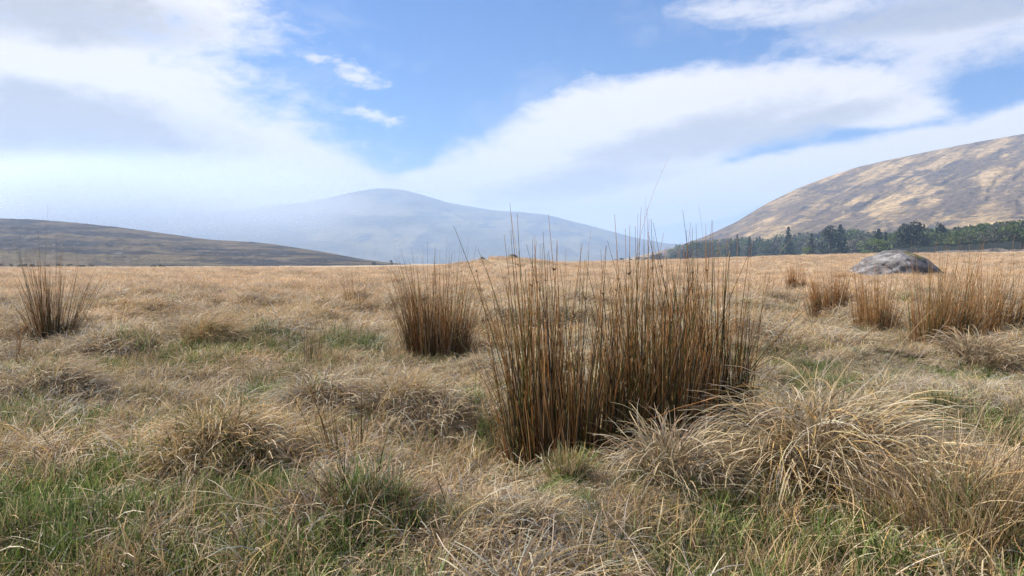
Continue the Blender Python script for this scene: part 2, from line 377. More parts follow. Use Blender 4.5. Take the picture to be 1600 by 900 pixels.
# ------------------------------------------------------------------ ribbons and stems
def ribbons(root, az, th0, th1, length, width, crt, ctip, seg=4, pw=1.3, wob=0.0, tube=False, taper=0.25, rg=rng):
    """curved tapering blades (or three-sided stems): th0/th1 = lean from the vertical at root and tip"""
    n = len(root); s = np.linspace(0, 1, seg + 1)
    th = th0[:, None] + (th1 - th0)[:, None] * s[None, :] ** pw
    azs = az[:, None] + (rg.normal(0, wob, (n, 1)) * s[None, :] if wob else 0)
    dl = (length / seg)[:, None]
    dirs = np.stack([np.sin(th) * np.sin(azs), np.sin(th) * np.cos(azs), np.cos(th)], -1)
    pts = np.concatenate([root[:, None, :], root[:, None, :] + np.cumsum(0.5 * (dirs[:, 1:] + dirs[:, :-1]) * dl[..., None], 1)], 1)
    w = width[:, None] * (1 - (1 - taper) * s[None, :] ** 2)
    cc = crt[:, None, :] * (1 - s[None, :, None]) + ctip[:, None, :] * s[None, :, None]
    side = np.stack([np.cos(azs), -np.sin(azs), np.zeros_like(azs)], -1) * np.ones((1, seg + 1, 1))
    if tube:
        nrm = np.cross(side, dirs)
        k = 3; off = [np.cos(2 * math.pi * j / 3) * side + np.sin(2 * math.pi * j / 3) * nrm for j in range(3)]
        Vv = np.stack([pts + o_ * w[..., None] * .5 for o_ in off], 2)
    else:
        roll = rg.uniform(-.9, .9, (n, 1)); nrm = np.cross(side, dirs)
        sd_ = side * np.cos(roll)[..., None] + nrm * np.sin(roll)[..., None]
        k = 2; Vv = np.stack([pts - sd_ * w[..., None] * .5, pts + sd_ * w[..., None] * .5], 2)
    col = np.repeat(cc[:, :, None, :], k, 2).reshape(-1, 3)
    base = (np.arange(n) * (seg + 1) * k)[:, None, None] + (np.arange(seg) * k)[None, :, None]
    if tube:
        q = np.array([[0, 1, 4, 3], [1, 2, 5, 4], [2, 0, 3, 5]])
        Fq = (base + q.reshape(1, 1, -1)).reshape(-1, 4)
    else:
        Fq = (base + np.array([0, 1, 3, 2]).reshape(1, 1, -1)).reshape(-1, 4)
    return Vv.reshape(-1, 3), Fq, col
def merge(parts):
    Vs, Fs, Cs, o = [], [], [], 0
    for v_, f_, c_ in parts:
        Vs.append(v_); Fs.append(f_ + o); Cs.append(c_); o += len(v_)
    return np.vstack(Vs), np.vstack(Fs), np.vstack(Cs)
PAL = {'pale': (.62, .53, .38), 'straw': (.56, .43, .25), 'gold': (.54, .36, .15), 'brown': (.24, .15, .080), 'dark': (.085, .060, .036),
       'fawn': (.43, .305, .185), 'green': (.115, .165, .038), 'lime': (.235, .285, .085), 'deep': (.040, .060, .018), 'grey': (.42, .39, .34)}
def pick(n, mix, var=0.16, rg=rng):
    ks = list(mix); p_ = np.array([mix[k] for k in ks], float); p_ /= p_.sum()
    i = rg.choice(len(ks), n, p=p_); c = np.array([PAL[k] for k in ks])[i]
    return c * rg.uniform(1 - var, 1 + var, (n, 1)) * rg.uniform(.94, 1.06, (n, 3))

# ------------------------------------------------------------------ grass (nobody could count it): clumps set out over the moor
clumps = bpy.data.collections.new('grass_clumps')
def clump(k, n, rad_, az, th0, th1, ln, wd, mix, root_dark=.55, seg=4, wob=.5, z0=(-.02, .01)):
    r_ = rad_ * np.sqrt(rng.uniform(0, 1, n)); f_ = rng.uniform(0, 2 * math.pi, n)
    root = np.stack([r_ * np.cos(f_), r_ * np.sin(f_), rng.uniform(*z0, n)], 1)
    A = rng.uniform(0, 2 * math.pi, n) if az is None else (f_ * -1 + math.pi / 2 + rng.normal(0, .5, n) if az == 'out' else rng.normal(az, .75, n))
    c = pick(n, mix)
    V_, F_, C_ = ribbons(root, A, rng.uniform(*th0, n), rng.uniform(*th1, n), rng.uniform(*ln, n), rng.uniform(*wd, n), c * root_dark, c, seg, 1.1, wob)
    o = obj('clump_%02d' % k, V_, F_, M_inst, col=C_); C.objects.unlink(o); clumps.objects.link(o)
DRY = {'pale': 3.8, 'straw': 3.4, 'gold': 1.7, 'fawn': 1.5, 'brown': .9, 'grey': 1.5}
k = 0
for i in range(6):   # 0-5 matted straw, half of it combed over towards the right
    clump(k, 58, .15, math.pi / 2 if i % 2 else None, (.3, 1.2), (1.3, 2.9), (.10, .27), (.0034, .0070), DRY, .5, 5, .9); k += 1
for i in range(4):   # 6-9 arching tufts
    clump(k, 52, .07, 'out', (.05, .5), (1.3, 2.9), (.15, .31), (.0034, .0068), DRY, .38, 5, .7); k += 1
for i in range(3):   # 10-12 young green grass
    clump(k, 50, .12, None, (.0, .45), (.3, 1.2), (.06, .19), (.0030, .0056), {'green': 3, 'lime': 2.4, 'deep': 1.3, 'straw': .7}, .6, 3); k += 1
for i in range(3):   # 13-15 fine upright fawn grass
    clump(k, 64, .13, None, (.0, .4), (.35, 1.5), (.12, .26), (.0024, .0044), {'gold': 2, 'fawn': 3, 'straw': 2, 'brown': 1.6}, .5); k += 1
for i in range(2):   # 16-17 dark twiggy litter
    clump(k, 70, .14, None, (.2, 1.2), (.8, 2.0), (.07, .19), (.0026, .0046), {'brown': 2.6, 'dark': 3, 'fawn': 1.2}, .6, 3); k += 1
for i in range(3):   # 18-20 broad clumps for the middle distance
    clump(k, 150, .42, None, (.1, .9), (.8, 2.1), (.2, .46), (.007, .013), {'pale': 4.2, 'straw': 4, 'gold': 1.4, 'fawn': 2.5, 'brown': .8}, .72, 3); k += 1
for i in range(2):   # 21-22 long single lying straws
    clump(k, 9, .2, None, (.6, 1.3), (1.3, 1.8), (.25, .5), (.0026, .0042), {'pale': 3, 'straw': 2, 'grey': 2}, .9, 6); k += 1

def scatter(r0, r1, dens, half=43):
    n = int(dens * (r1 ** 2 - r0 ** 2) * R(half)); r_ = np.sqrt(rng.uniform(r0 ** 2, r1 ** 2, n)); a_ = rng.uniform(-R(half), R(half), n)
    return r_ * np.sin(a_), r_ * np.cos(a_)
PX, PY, IDX, SC, TN = [], [], [], [], []
def add(x, y, idx, sc, tint):
    PX.append(x); PY.append(y); IDX.append(idx); SC.append(sc); TN.append(tint)
def greenness(x, y):   # damp hollows where green grass comes through
    n = fbm(x / .85, y / .85, 3, 91) + .35 * fbm(x / 3.5, y / 3.5, 2, 94)
    for (qx, qy, ra, rb, k_) in ((180, 800, .75, .45, .42), (60, 860, .5, .3, .3), (700, 800, .3, .3, .4), (1150, 860, .45, .16, .45), (1330, 520, 1.6, 1.1, .6), (760, 500, .7, 1.3, .45), (540, 700, .35, .3, .35), (780, 640, .3, .3, .3), (1560, 600, .6, .5, .35), (630, 600, .25, .3, .4)):
        Yq = flatY(qy); n = n + k_ * np.exp(-((x - (qx - 800) / F * Yq) / ra) ** 2 - ((y - Yq) / rb) ** 2)
    return smooth(n + .20 * smooth(np.hypot(x, y), 5.5, 2.8) - .12 * smooth(np.hypot(x, y), 6, 14), .02, .40)
def tintf(x, y):
    b = 1.12 + (.26 + .2 * smooth(np.hypot(x, y), 6, 14)) * fbm(x / .6, y / .6, 3, 101) + .3 * smooth(np.hypot(x, y), 6, 20) * fbm(x / 2.6, y / 2.6, 3, 107) + .10 * smooth(np.hypot(x, y), 8, 30); w = fbm(x / 1.7, y / 1.7, 2, 104)
    far = smooth(np.hypot(x, y), 6, 30)
    t = np.stack([b * (1 + .05 * w + .04 * far), b * (1 - .02 * w), b * (1 - .12 * w + .05 * far)], 1)
    return t * rng.uniform(.86, 1.14, (len(x), 1))
def layer(r0, r1, dens, kinds, sc, gmode=None, half=43):
    x, y = scatter(r0, r1, dens, half)
    if gmode is not None:
        q = np.clip(greenness(x, y) + .35 * smooth(mound(x, y), -.05, -.4), 0, 1); hol = smooth(mound(x, y), .0, -.38)
        keep = rng.uniform(0, 1, len(x)) < (q if gmode == 1 else hol if gmode == 2 else (1 - .75 * q) * (1 - .7 * hol)); x, y = x[keep], y[keep]
    add(x, y, rng.choice(kinds, len(x)), rng.uniform(*sc, len(x)), tintf(x, y))
MAT_, ARCH, GRN, FINE, DRK, MID, LONG = [0, 1, 2, 3, 4, 5], [6, 7, 8, 9], [10, 11, 12], [13, 14, 15], [16, 17], [18, 19, 20], [21, 22]
layer(1.6, 9, 175, MAT_, (.55, 1.0), -1)
layer(1.6, 9, 44, ARCH, (.55, 1.1), -1)
layer(1.6, 9, 130, GRN, (.5, 1.05), 1)
layer(1.6, 9, 26, GRN, (.5, 1.0))
layer(1.6, 5, 34, MAT_, (.5, .95))
layer(1.6, 9, 18, FINE, (.6, 1.0))
layer(1.6, 9, 60, DRK, (.7, 1.3), 2)
layer(1.6, 9, 8, DRK, (.7, 1.2))
layer(1.6, 9, 2.5, LONG, (.6, 1.0))
layer(9, 22, 46, MAT_, (1.1, 1.7), -1)
layer(9, 22, 20, ARCH, (1.0, 1.6), -1)
layer(9, 22, 16, GRN, (1.0, 1.6), 1)
layer(9, 22, 14, FINE, (.8, 1.3))
layer(9, 22, 16, DRK, (1, 1.5), 2)
layer(20, 60, 6.5, MID, (.6, 1.05), -1, 41)
layer(20, 60, 2.5, FINE, (1.0, 1.5), None, 41)
layer(60, 190, 1.2, MID, (.8, 1.3), None, 40)
px_, py_ = np.concatenate(PX), np.concatenate(PY); idx = np.concatenate(IDX).astype(np.int32); sc = np.concatenate(SC); tn = np.vstack(TN)
pz = g(px_, py_)
# trampled, shorter growth at the feet of the rushes
for (qx, qy, ra, rb) in ((870, 775, .36, .42), (1005, 735, .2, .25), (685, 585, .4, .6), (1290, 510, .5, 1.2), (1450, 590, 1.2, 1.5), (1375, 535, .6, 1.2), (85, 535, .5, 1.0), (1230, 480, .8, 1.5)):
    c_ = foot(qx, qy); q_ = np.exp(-((px_ - c_[0]) / ra) ** 2 - ((py_ - c_[1]) / rb) ** 2); sc = sc * (1 - .62 * q_)
me = bpy.data.meshes.new('grass'); n = len(px_); me.vertices.add(n)
me.vertices.foreach_set('co', np.stack([px_, py_, pz], 1).astype(np.float32).ravel())
e_ = .25
sx_ = (g(px_ + e_, py_) - g(px_ - e_, py_)) / (2 * e_); sy_ = (g(px_, py_ + e_) - g(px_, py_ - e_)) / (2 * e_)
rz = np.where(idx < 6, rng.normal(0, .8, n), rng.uniform(0, 2 * math.pi, n))
# lean each clump with the slope (small angles), turned into the clump's own frame
rot = np.stack([np.clip(sy_, -.6, .6), np.clip(-sx_, -.6, .6), rz], 1).astype(np.float32)
a = me.attributes.new('rot', 'FLOAT_VECTOR', 'POINT'); a.data.foreach_set('vector', rot.ravel())
a = me.attributes.new('scl', 'FLOAT', 'POINT'); a.data.foreach_set('value', sc.astype(np.float32))
a = me.attributes.new('idx', 'INT', 'POINT'); a.data.foreach_set('value', idx)
a = me.attributes.new('tint', 'FLOAT_COLOR', 'POINT'); a.data.foreach_set('color', np.hstack([np.clip(tn, .2, 1.8), np.ones((n, 1))]).astype(np.float32).ravel())
grass = bpy.data.objects.new('grass', me); C.objects.link(grass); tag(grass, kind='stuff')
gn = bpy.data.node_groups.new('set_out_clumps', 'GeometryNodeTree')
gn.interface.new_socket('Geometry', in_out='INPUT', socket_type='NodeSocketGeometry'); gn.interface.new_socket('Geometry', in_out='OUTPUT', socket_type='NodeSocketGeometry')
gi = gn.nodes.new('NodeGroupInput'); go = gn.nodes.new('NodeGroupOutput'); ip = gn.nodes.new('GeometryNodeInstanceOnPoints')
ci = gn.nodes.new('GeometryNodeCollectionInfo'); ci.inputs['Collection'].default_value = clumps
ci.inputs['Separate Children'].default_value = True; ci.inputs['Reset Children'].default_value = True
def na(nm, ty):
    q = gn.nodes.new('GeometryNodeInputNamedAttribute'); q.data_type = ty; q.inputs['Name'].default_value = nm; return q.outputs['Attribute']
er_ = gn.nodes.new('FunctionNodeEulerToRotation')
gn.links.new(na('rot', 'FLOAT_VECTOR'), er_.inputs[0]); gn.links.new(er_.outputs[0], ip.inputs['Rotation'])
gn.links.new(na('scl', 'FLOAT'), ip.inputs['Scale']); gn.links.new(na('idx', 'INT'), ip.inputs['Instance Index'])
ip.inputs['Pick Instance'].default_value = True
gn.links.new(gi.outputs[0], ip.inputs['Points']); gn.links.new(ci.outputs[0], ip.inputs['Instance']); gn.links.new(ip.outputs[0], go.inputs[0])
mod = grass.modifiers.new('clumps', 'NODES'); mod.node_group = gn
print('grass clumps', n)

# ------------------------------------------------------------------ tussocks one can tell apart
def tussock(key, n, r0, ln, mix, label, lean=(0, 0), th1=(1.0, 2.4), wd=(.0028, .0055), th0=.55, dark=.40, extra=None):
    px, py, w, h = TUSS[key]
    Y0 = flatY(py - 0.22 * w * 0.6); x0 = (px - 800) / F * Y0; o = np.array([x0, Y0, float(g(x0, Y0))])
    e = empty('grass_tussock', o)
    tag(e, label, 'grass tussock')
    r_ = r0 * np.sqrt(rng.uniform(0, 1, n)); f_ = rng.uniform(0, 2 * math.pi, n)
    x, y = r_ * np.sin(f_), r_ * np.cos(f_)
    root = np.stack([x, y, g(x + x0, y + Y0) - o[2] - .02], 1)
    vx = np.sin(f_) * (.25 + r_ / r0) + lean[0] + rng.normal(0, .35, n); vy = np.cos(f_) * (.25 + r_ / r0) + lean[1] + rng.normal(0, .35, n)
    c = pick(n, mix, .28)
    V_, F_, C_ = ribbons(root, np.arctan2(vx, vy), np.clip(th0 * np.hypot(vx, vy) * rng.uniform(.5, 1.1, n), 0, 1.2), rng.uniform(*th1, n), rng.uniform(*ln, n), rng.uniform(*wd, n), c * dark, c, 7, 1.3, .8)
    tag(obj('blades', V_, F_, M_blade, e, C_), kind='stuff')
    if extra:
        for (dx0, dy0, azd, t0, t1, l_, wd_) in extra:   # long stalks standing out of the tussock
            c = pick(1, {'pale': 1, 'straw': 1})
            V_, F_, C_ = ribbons(np.array([[dx0, dy0, 0.]]), np.array([R(azd)]), np.array([t0]), np.array([t1]), np.array([l_]), np.array([wd_]), c * .8, c, 10, 1.3, 0, True, .35)
            obj('stalk', V_, F_, M_blade, e, C_)
    return e
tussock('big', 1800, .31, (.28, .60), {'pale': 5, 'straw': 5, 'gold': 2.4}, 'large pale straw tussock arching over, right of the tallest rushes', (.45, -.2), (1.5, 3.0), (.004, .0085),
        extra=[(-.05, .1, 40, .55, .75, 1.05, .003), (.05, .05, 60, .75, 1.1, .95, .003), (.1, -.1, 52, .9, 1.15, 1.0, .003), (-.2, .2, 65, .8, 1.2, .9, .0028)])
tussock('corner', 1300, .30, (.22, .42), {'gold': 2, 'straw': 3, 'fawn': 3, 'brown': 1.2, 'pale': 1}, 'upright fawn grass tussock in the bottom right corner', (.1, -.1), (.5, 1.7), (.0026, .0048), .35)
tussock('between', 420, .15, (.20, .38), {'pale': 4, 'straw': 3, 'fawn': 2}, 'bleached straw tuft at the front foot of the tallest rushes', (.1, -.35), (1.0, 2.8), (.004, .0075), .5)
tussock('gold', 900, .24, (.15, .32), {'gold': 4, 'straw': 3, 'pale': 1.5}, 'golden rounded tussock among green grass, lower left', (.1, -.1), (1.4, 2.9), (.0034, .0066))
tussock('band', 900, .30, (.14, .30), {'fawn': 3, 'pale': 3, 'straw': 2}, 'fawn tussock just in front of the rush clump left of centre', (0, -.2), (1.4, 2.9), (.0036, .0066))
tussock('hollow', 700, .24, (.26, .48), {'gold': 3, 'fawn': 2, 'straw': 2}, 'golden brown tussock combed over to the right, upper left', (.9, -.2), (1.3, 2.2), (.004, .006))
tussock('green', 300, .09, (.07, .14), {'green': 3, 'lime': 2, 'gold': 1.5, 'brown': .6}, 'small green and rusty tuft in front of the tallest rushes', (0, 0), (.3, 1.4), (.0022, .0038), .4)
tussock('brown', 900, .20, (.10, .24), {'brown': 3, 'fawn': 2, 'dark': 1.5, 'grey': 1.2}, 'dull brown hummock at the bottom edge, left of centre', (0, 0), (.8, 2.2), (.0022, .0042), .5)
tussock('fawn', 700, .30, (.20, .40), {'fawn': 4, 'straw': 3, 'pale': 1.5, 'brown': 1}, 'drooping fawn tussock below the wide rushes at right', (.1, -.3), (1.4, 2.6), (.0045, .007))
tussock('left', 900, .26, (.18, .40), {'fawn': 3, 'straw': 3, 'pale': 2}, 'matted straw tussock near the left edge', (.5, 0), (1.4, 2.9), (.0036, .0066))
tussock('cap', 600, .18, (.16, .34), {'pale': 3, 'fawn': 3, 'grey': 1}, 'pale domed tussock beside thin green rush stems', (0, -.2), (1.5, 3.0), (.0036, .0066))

# ------------------------------------------------------------------ rush tufts
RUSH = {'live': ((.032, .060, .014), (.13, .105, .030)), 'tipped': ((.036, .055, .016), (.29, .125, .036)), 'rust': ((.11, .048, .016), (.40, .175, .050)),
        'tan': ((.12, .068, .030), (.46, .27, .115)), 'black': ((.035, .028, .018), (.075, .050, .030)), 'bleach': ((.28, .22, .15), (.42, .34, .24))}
def stems(n, w, d, hh, mix, fan, thick, lean=0, hpow=1.0, seg=5):
    nb = max(3, int(n / 16)); fb = rng.uniform(0, 2 * math.pi, nb); qb = np.sqrt(rng.uniform(0, 1, nb)); b = rng.integers(0, nb, n)   # rushes grow in bunches
    x = .5 * w * (qb * np.cos(fb))[b] + rng.normal(0, .05 * w + .006, n); y = .5 * d * (qb * np.sin(fb))[b] + rng.normal(0, .05 * d + .006, n)
    bl, bm_, bh = rng.normal(0, .05, nb)[b], rng.normal(0, .05, nb)[b], rng.uniform(.60, 1.10, nb)[b]
    ks = list(mix); p_ = np.array([mix[k_] for k_ in ks], float); p_ /= p_.sum(); i = rng.choice(len(ks), n, p=p_)
    c0 = np.array([RUSH[k_][0] for k_ in ks])[i] * rng.uniform(.75, 1.25, (n, 1)); c1 = np.array([RUSH[k_][1] for k_ in ks])[i] * rng.uniform(.75, 1.25, (n, 1))
    vx = fan * x / (.5 * w) + rng.normal(0, .06, n) + lean + bl; vy = fan * y / (.5 * d) + rng.normal(0, .06, n) + bm_
    bent = rng.uniform(0, 1, n) < .06; vx = np.where(bent, rng.normal(0, .45, n), vx); vy = np.where(bent, rng.normal(0, .45, n), vy)
    th = np.hypot(vx, vy); h_ = (hh[0] + (hh[1] - hh[0]) * rng.uniform(0, 1, n) ** hpow) * bh
    root = np.stack([x, y, np.full(n, -.05)], 1)
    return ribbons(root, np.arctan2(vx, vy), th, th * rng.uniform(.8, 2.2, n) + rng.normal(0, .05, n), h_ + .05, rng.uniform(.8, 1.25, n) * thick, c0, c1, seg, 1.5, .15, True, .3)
def rush(px, py, w, d, h, n, label, mix=None, fan=.16, thick=.0060, lean=0, dead=.5, stalks=(), seeds=0, group=None):
    o = foot(px, py); e = empty('rush_tuft', o)
    tag(e, label, 'rushes', group)
    mix = mix or {'live': 3, 'tipped': 4, 'rust': 2.6, 'tan': 1.3, 'black': 3}
    V_, F_, C_ = stems(n, w, d, (.50 * h, 1.18 * h), mix, fan, thick, lean, 1.5)
    tag(obj('stems', V_, F_, M_rush, e, C_), kind='stuff'); SV = V_.reshape(n, 6, 3, 3)
    if dead:
        V_, F_, C_ = stems(int(n * dead), w * 1.08, d * 1.08, (.2 * h, .72 * h), {'rust': 3, 'tan': 3, 'bleach': 2, 'black': 1}, fan * 1.5, thick * .95, lean, 1)
        tag(obj('dead_stems', V_, F_, M_rush, e, C_), kind='stuff')
    for (dx0, azd, t0, t1, l_, wd_) in stalks:
        c = np.array([RUSH['tan'][1]]) * .7
        V_, F_, C_ = ribbons(np.array([[dx0, 0, 0.]]), np.array([R(azd)]), np.array([t0]), np.array([t1]), np.array([l_]), np.array([wd_]), c * .6, c, 14, 2.2, 0, True, .3)
        obj('stalk', V_, F_, M_rush, e, C_)
    if seeds:   # small brown flower heads on the sides of tall stems
        parts = []
        tall = np.argsort(-SV[:, 5, :, 2].max(1))[:seeds * 4]
        for _ in range(seeds):
            x_, y_, hz = SV[rng.choice(tall), 4].mean(0)
            m_ = 9; f_ = rng.uniform(0, 6.28, m_); c = np.tile(np.array([[.10, .06, .03]]), (m_, 1)) * rng.uniform(.7, 1.4, (m_, 1))
            parts.append(ribbons(np.tile([[x_, y_, hz]], (m_, 1)), f_, rng.uniform(.2, 1.0, m_), rng.uniform(.5, 1.5, m_), rng.uniform(.01, .028, m_), np.full(m_, .004), c, c, 2))
        V_, F_, C_ = merge(parts); tag(obj('seed_heads', V_, F_, M_rush, e, C_), kind='stuff')
    return e
# tall clump right of centre: three tufts grown together
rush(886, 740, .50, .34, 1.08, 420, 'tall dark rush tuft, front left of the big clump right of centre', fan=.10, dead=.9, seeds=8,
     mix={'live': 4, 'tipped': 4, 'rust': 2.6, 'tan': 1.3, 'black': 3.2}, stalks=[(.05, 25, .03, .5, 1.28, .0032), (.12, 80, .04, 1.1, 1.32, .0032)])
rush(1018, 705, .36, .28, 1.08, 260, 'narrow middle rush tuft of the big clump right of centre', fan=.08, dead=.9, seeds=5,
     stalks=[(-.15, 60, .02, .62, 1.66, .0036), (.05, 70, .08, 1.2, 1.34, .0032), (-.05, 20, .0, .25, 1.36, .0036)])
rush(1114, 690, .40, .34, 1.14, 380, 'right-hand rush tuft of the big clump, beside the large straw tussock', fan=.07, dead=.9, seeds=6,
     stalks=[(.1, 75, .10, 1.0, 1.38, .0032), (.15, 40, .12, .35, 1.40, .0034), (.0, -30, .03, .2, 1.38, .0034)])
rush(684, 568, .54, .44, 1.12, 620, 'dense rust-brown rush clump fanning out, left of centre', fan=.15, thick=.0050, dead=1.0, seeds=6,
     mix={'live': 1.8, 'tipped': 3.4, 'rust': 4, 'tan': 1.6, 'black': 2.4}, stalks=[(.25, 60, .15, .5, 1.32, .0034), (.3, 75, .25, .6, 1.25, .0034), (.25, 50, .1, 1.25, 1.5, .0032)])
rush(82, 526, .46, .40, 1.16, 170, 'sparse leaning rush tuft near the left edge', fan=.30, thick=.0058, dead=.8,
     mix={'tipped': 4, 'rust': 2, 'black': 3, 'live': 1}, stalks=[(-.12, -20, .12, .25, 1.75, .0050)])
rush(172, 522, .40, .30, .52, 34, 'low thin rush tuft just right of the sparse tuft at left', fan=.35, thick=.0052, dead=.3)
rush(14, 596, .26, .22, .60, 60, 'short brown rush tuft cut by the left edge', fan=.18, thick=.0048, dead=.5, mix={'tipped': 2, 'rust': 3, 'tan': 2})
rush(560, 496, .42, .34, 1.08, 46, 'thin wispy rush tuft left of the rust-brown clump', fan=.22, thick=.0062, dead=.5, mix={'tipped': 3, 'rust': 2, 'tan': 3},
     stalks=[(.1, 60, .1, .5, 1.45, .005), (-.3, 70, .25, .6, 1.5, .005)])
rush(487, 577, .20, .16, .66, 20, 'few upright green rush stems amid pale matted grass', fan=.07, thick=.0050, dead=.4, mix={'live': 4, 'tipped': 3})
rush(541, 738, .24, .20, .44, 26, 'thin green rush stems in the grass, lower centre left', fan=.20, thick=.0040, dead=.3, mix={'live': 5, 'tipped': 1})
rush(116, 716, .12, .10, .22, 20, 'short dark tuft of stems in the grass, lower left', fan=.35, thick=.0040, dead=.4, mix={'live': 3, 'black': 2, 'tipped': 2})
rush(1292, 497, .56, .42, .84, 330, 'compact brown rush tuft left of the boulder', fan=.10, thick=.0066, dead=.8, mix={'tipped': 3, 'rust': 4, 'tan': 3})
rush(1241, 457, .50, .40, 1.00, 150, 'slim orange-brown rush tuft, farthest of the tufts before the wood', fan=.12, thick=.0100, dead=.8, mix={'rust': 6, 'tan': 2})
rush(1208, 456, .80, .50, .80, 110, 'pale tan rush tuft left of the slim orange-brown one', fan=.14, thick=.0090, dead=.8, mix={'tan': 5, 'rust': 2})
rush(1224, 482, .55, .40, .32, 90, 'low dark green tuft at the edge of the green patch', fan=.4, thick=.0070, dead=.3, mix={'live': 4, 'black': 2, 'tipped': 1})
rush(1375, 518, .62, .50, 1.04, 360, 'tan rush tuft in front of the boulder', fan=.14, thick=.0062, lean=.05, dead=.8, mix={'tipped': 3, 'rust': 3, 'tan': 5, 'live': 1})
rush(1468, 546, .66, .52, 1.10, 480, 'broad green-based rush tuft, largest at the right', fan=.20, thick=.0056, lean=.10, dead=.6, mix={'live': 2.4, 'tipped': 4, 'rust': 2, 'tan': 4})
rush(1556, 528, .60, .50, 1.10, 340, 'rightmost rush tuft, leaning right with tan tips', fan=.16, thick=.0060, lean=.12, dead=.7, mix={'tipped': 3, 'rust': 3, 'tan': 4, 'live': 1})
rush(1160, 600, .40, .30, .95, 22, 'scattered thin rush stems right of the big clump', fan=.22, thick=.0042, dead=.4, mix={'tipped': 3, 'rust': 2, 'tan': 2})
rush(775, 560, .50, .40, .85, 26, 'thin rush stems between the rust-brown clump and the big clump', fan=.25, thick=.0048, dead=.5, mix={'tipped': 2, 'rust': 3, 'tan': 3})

# ------------------------------------------------------------------ boulder
sil = np.array([(1322, 428), (1334, 421), (1348, 413), (1364, 403), (1380, 394.5), (1393, 389.5), (1403, 389), (1414, 392), (1428, 399), (1441, 409), (1453, 417), (1466, 427)], float)
YB = 45.0
bxs = np.linspace(sil[0, 0], sil[-1, 0], 90); bz = np.interp(bxs, sil[:, 0], sil[:, 1])
bz = np.convolve(np.pad(bz, 2, mode='edge'), np.ones(5) / 5, 'valid')
bX = (bxs - 800) / F * YB; bH = CAMZ + (HY - bz) / F * YB; zg = 0.30
bH = np.maximum(bH - zg, .02)
tt = np.linspace(0, math.pi, 60)
XX = bX[:, None] + 0 * tt[None, :]; dep = 2.3 * np.sqrt(np.clip(1 - ((bX - bX.mean()) / (np.ptp(bX) / 2 + .05)) ** 2, .01, 1))[:, None]
YY = YB - dep * np.cos(tt)[None, :]; ZZ = zg + bH[:, None] * np.sin(tt)[None, :] ** .75
fac = .16 * (1 - 2 * np.abs(fbm(XX / 1.1 + ZZ * .5, YY / .8 + ZZ * .9, 3, 201))) + .07 * fbm(XX / .35 + ZZ, YY / .3 + ZZ * 2, 3, 205)
crk = smooth(np.abs(vn(XX / 1.1 + ZZ * .8, YY / 1.4 - ZZ * .9, 208)), .09, .0) * .16
q4 = fbm(XX / .9 + ZZ * .6, YY / .9 - ZZ * .8, 2, 221) * 4.5; fac = fac + .13 * (np.round(q4) - .35 * (np.round(q4) - q4)) / 2.2
fd_ = (fac - .08 - crk) * np.clip(bH[:, None], 0, 1)
YY = YY - np.cos(tt)[None, :] * fd_; ZZ = np.where(np.sin(tt)[None, :] > .05, ZZ + np.sin(tt)[None, :] * fd_ * .6, ZZ - .4)
n_ = fbm(XX / .5, ZZ / .3 + YY / .5, 4, 211)
bc = lerp([.12, .115, .118], [.24, .23, .23], smooth(n_, -.3, .4)); bc = lerp(bc, [.08, .068, .064], smooth(fbm(XX / .8 - ZZ, ZZ / .35, 3, 214), .15, .5) * .8)
bc = lerp(bc, [.27, .265, .265], smooth(fbm(XX / .9 + ZZ * 1.2, ZZ / .5 - YY / .7, 3, 217), .28, .5) * .8)
ms = smooth(fbm(XX / .7, YY / .7, 3, 219), -.15, .3) * smooth(np.abs(XX - (1415 - 800) / F * YB), 1.0, .35) * smooth(ZZ, 1.05, 1.5)
bc = lerp(bc, [.17, .145, .035], ms * .9)
tag(obj('boulder', np.stack([XX, YY, ZZ], -1).reshape(-1, 3), grid_faces(90, 60)[:, ::-1], M_rock, col=bc.reshape(-1, 3)), 'large grey boulder with mossy top rising behind the right rushes', 'boulder')
# dark stone on the crest of the low rise in the middle
def rock(px, py, Y, w, h, label):
    bm = bmesh.new(); bmesh.ops.create_icosphere(bm, subdivisions=3, radius=1)
    v_ = np.array([q.co[:] for q in bm.verts]); f_ = np.array([[q.index for q in f.verts] for f in bm.faces]); bm.free()
    d_ = 1 + .35 * fbm(v_[:, 0] * 1.3 + px, v_[:, 1] * 1.3 + v_[:, 2] * 1.7, 3, px); v_ = v_ * d_[:, None] * [w / 2, w / 2.4, h]
    p_ = P(px, Y); c = lerp([.07, .066, .062], [.16, .15, .14], smooth(fbm(v_[:, 0] * 3, v_[:, 2] * 4 + v_[:, 1] * 3, 3, 5), -.3, .4))
    tag(obj('rock', v_, f_, M_rock, col=c, loc=(p_[0], Y, p_[2] + .1 * h)), label, 'rock')
rock(801, 400, 116, 1.9, .75, 'dark rock on the crest of the low grassy rise')
rock(754, 404, 114, 1.1, .40, 'small dark rock left along the crest of the low rise')
rock(925, 415, 112, 2.4, .35, 'flat dark rock at the right foot of the low rise')

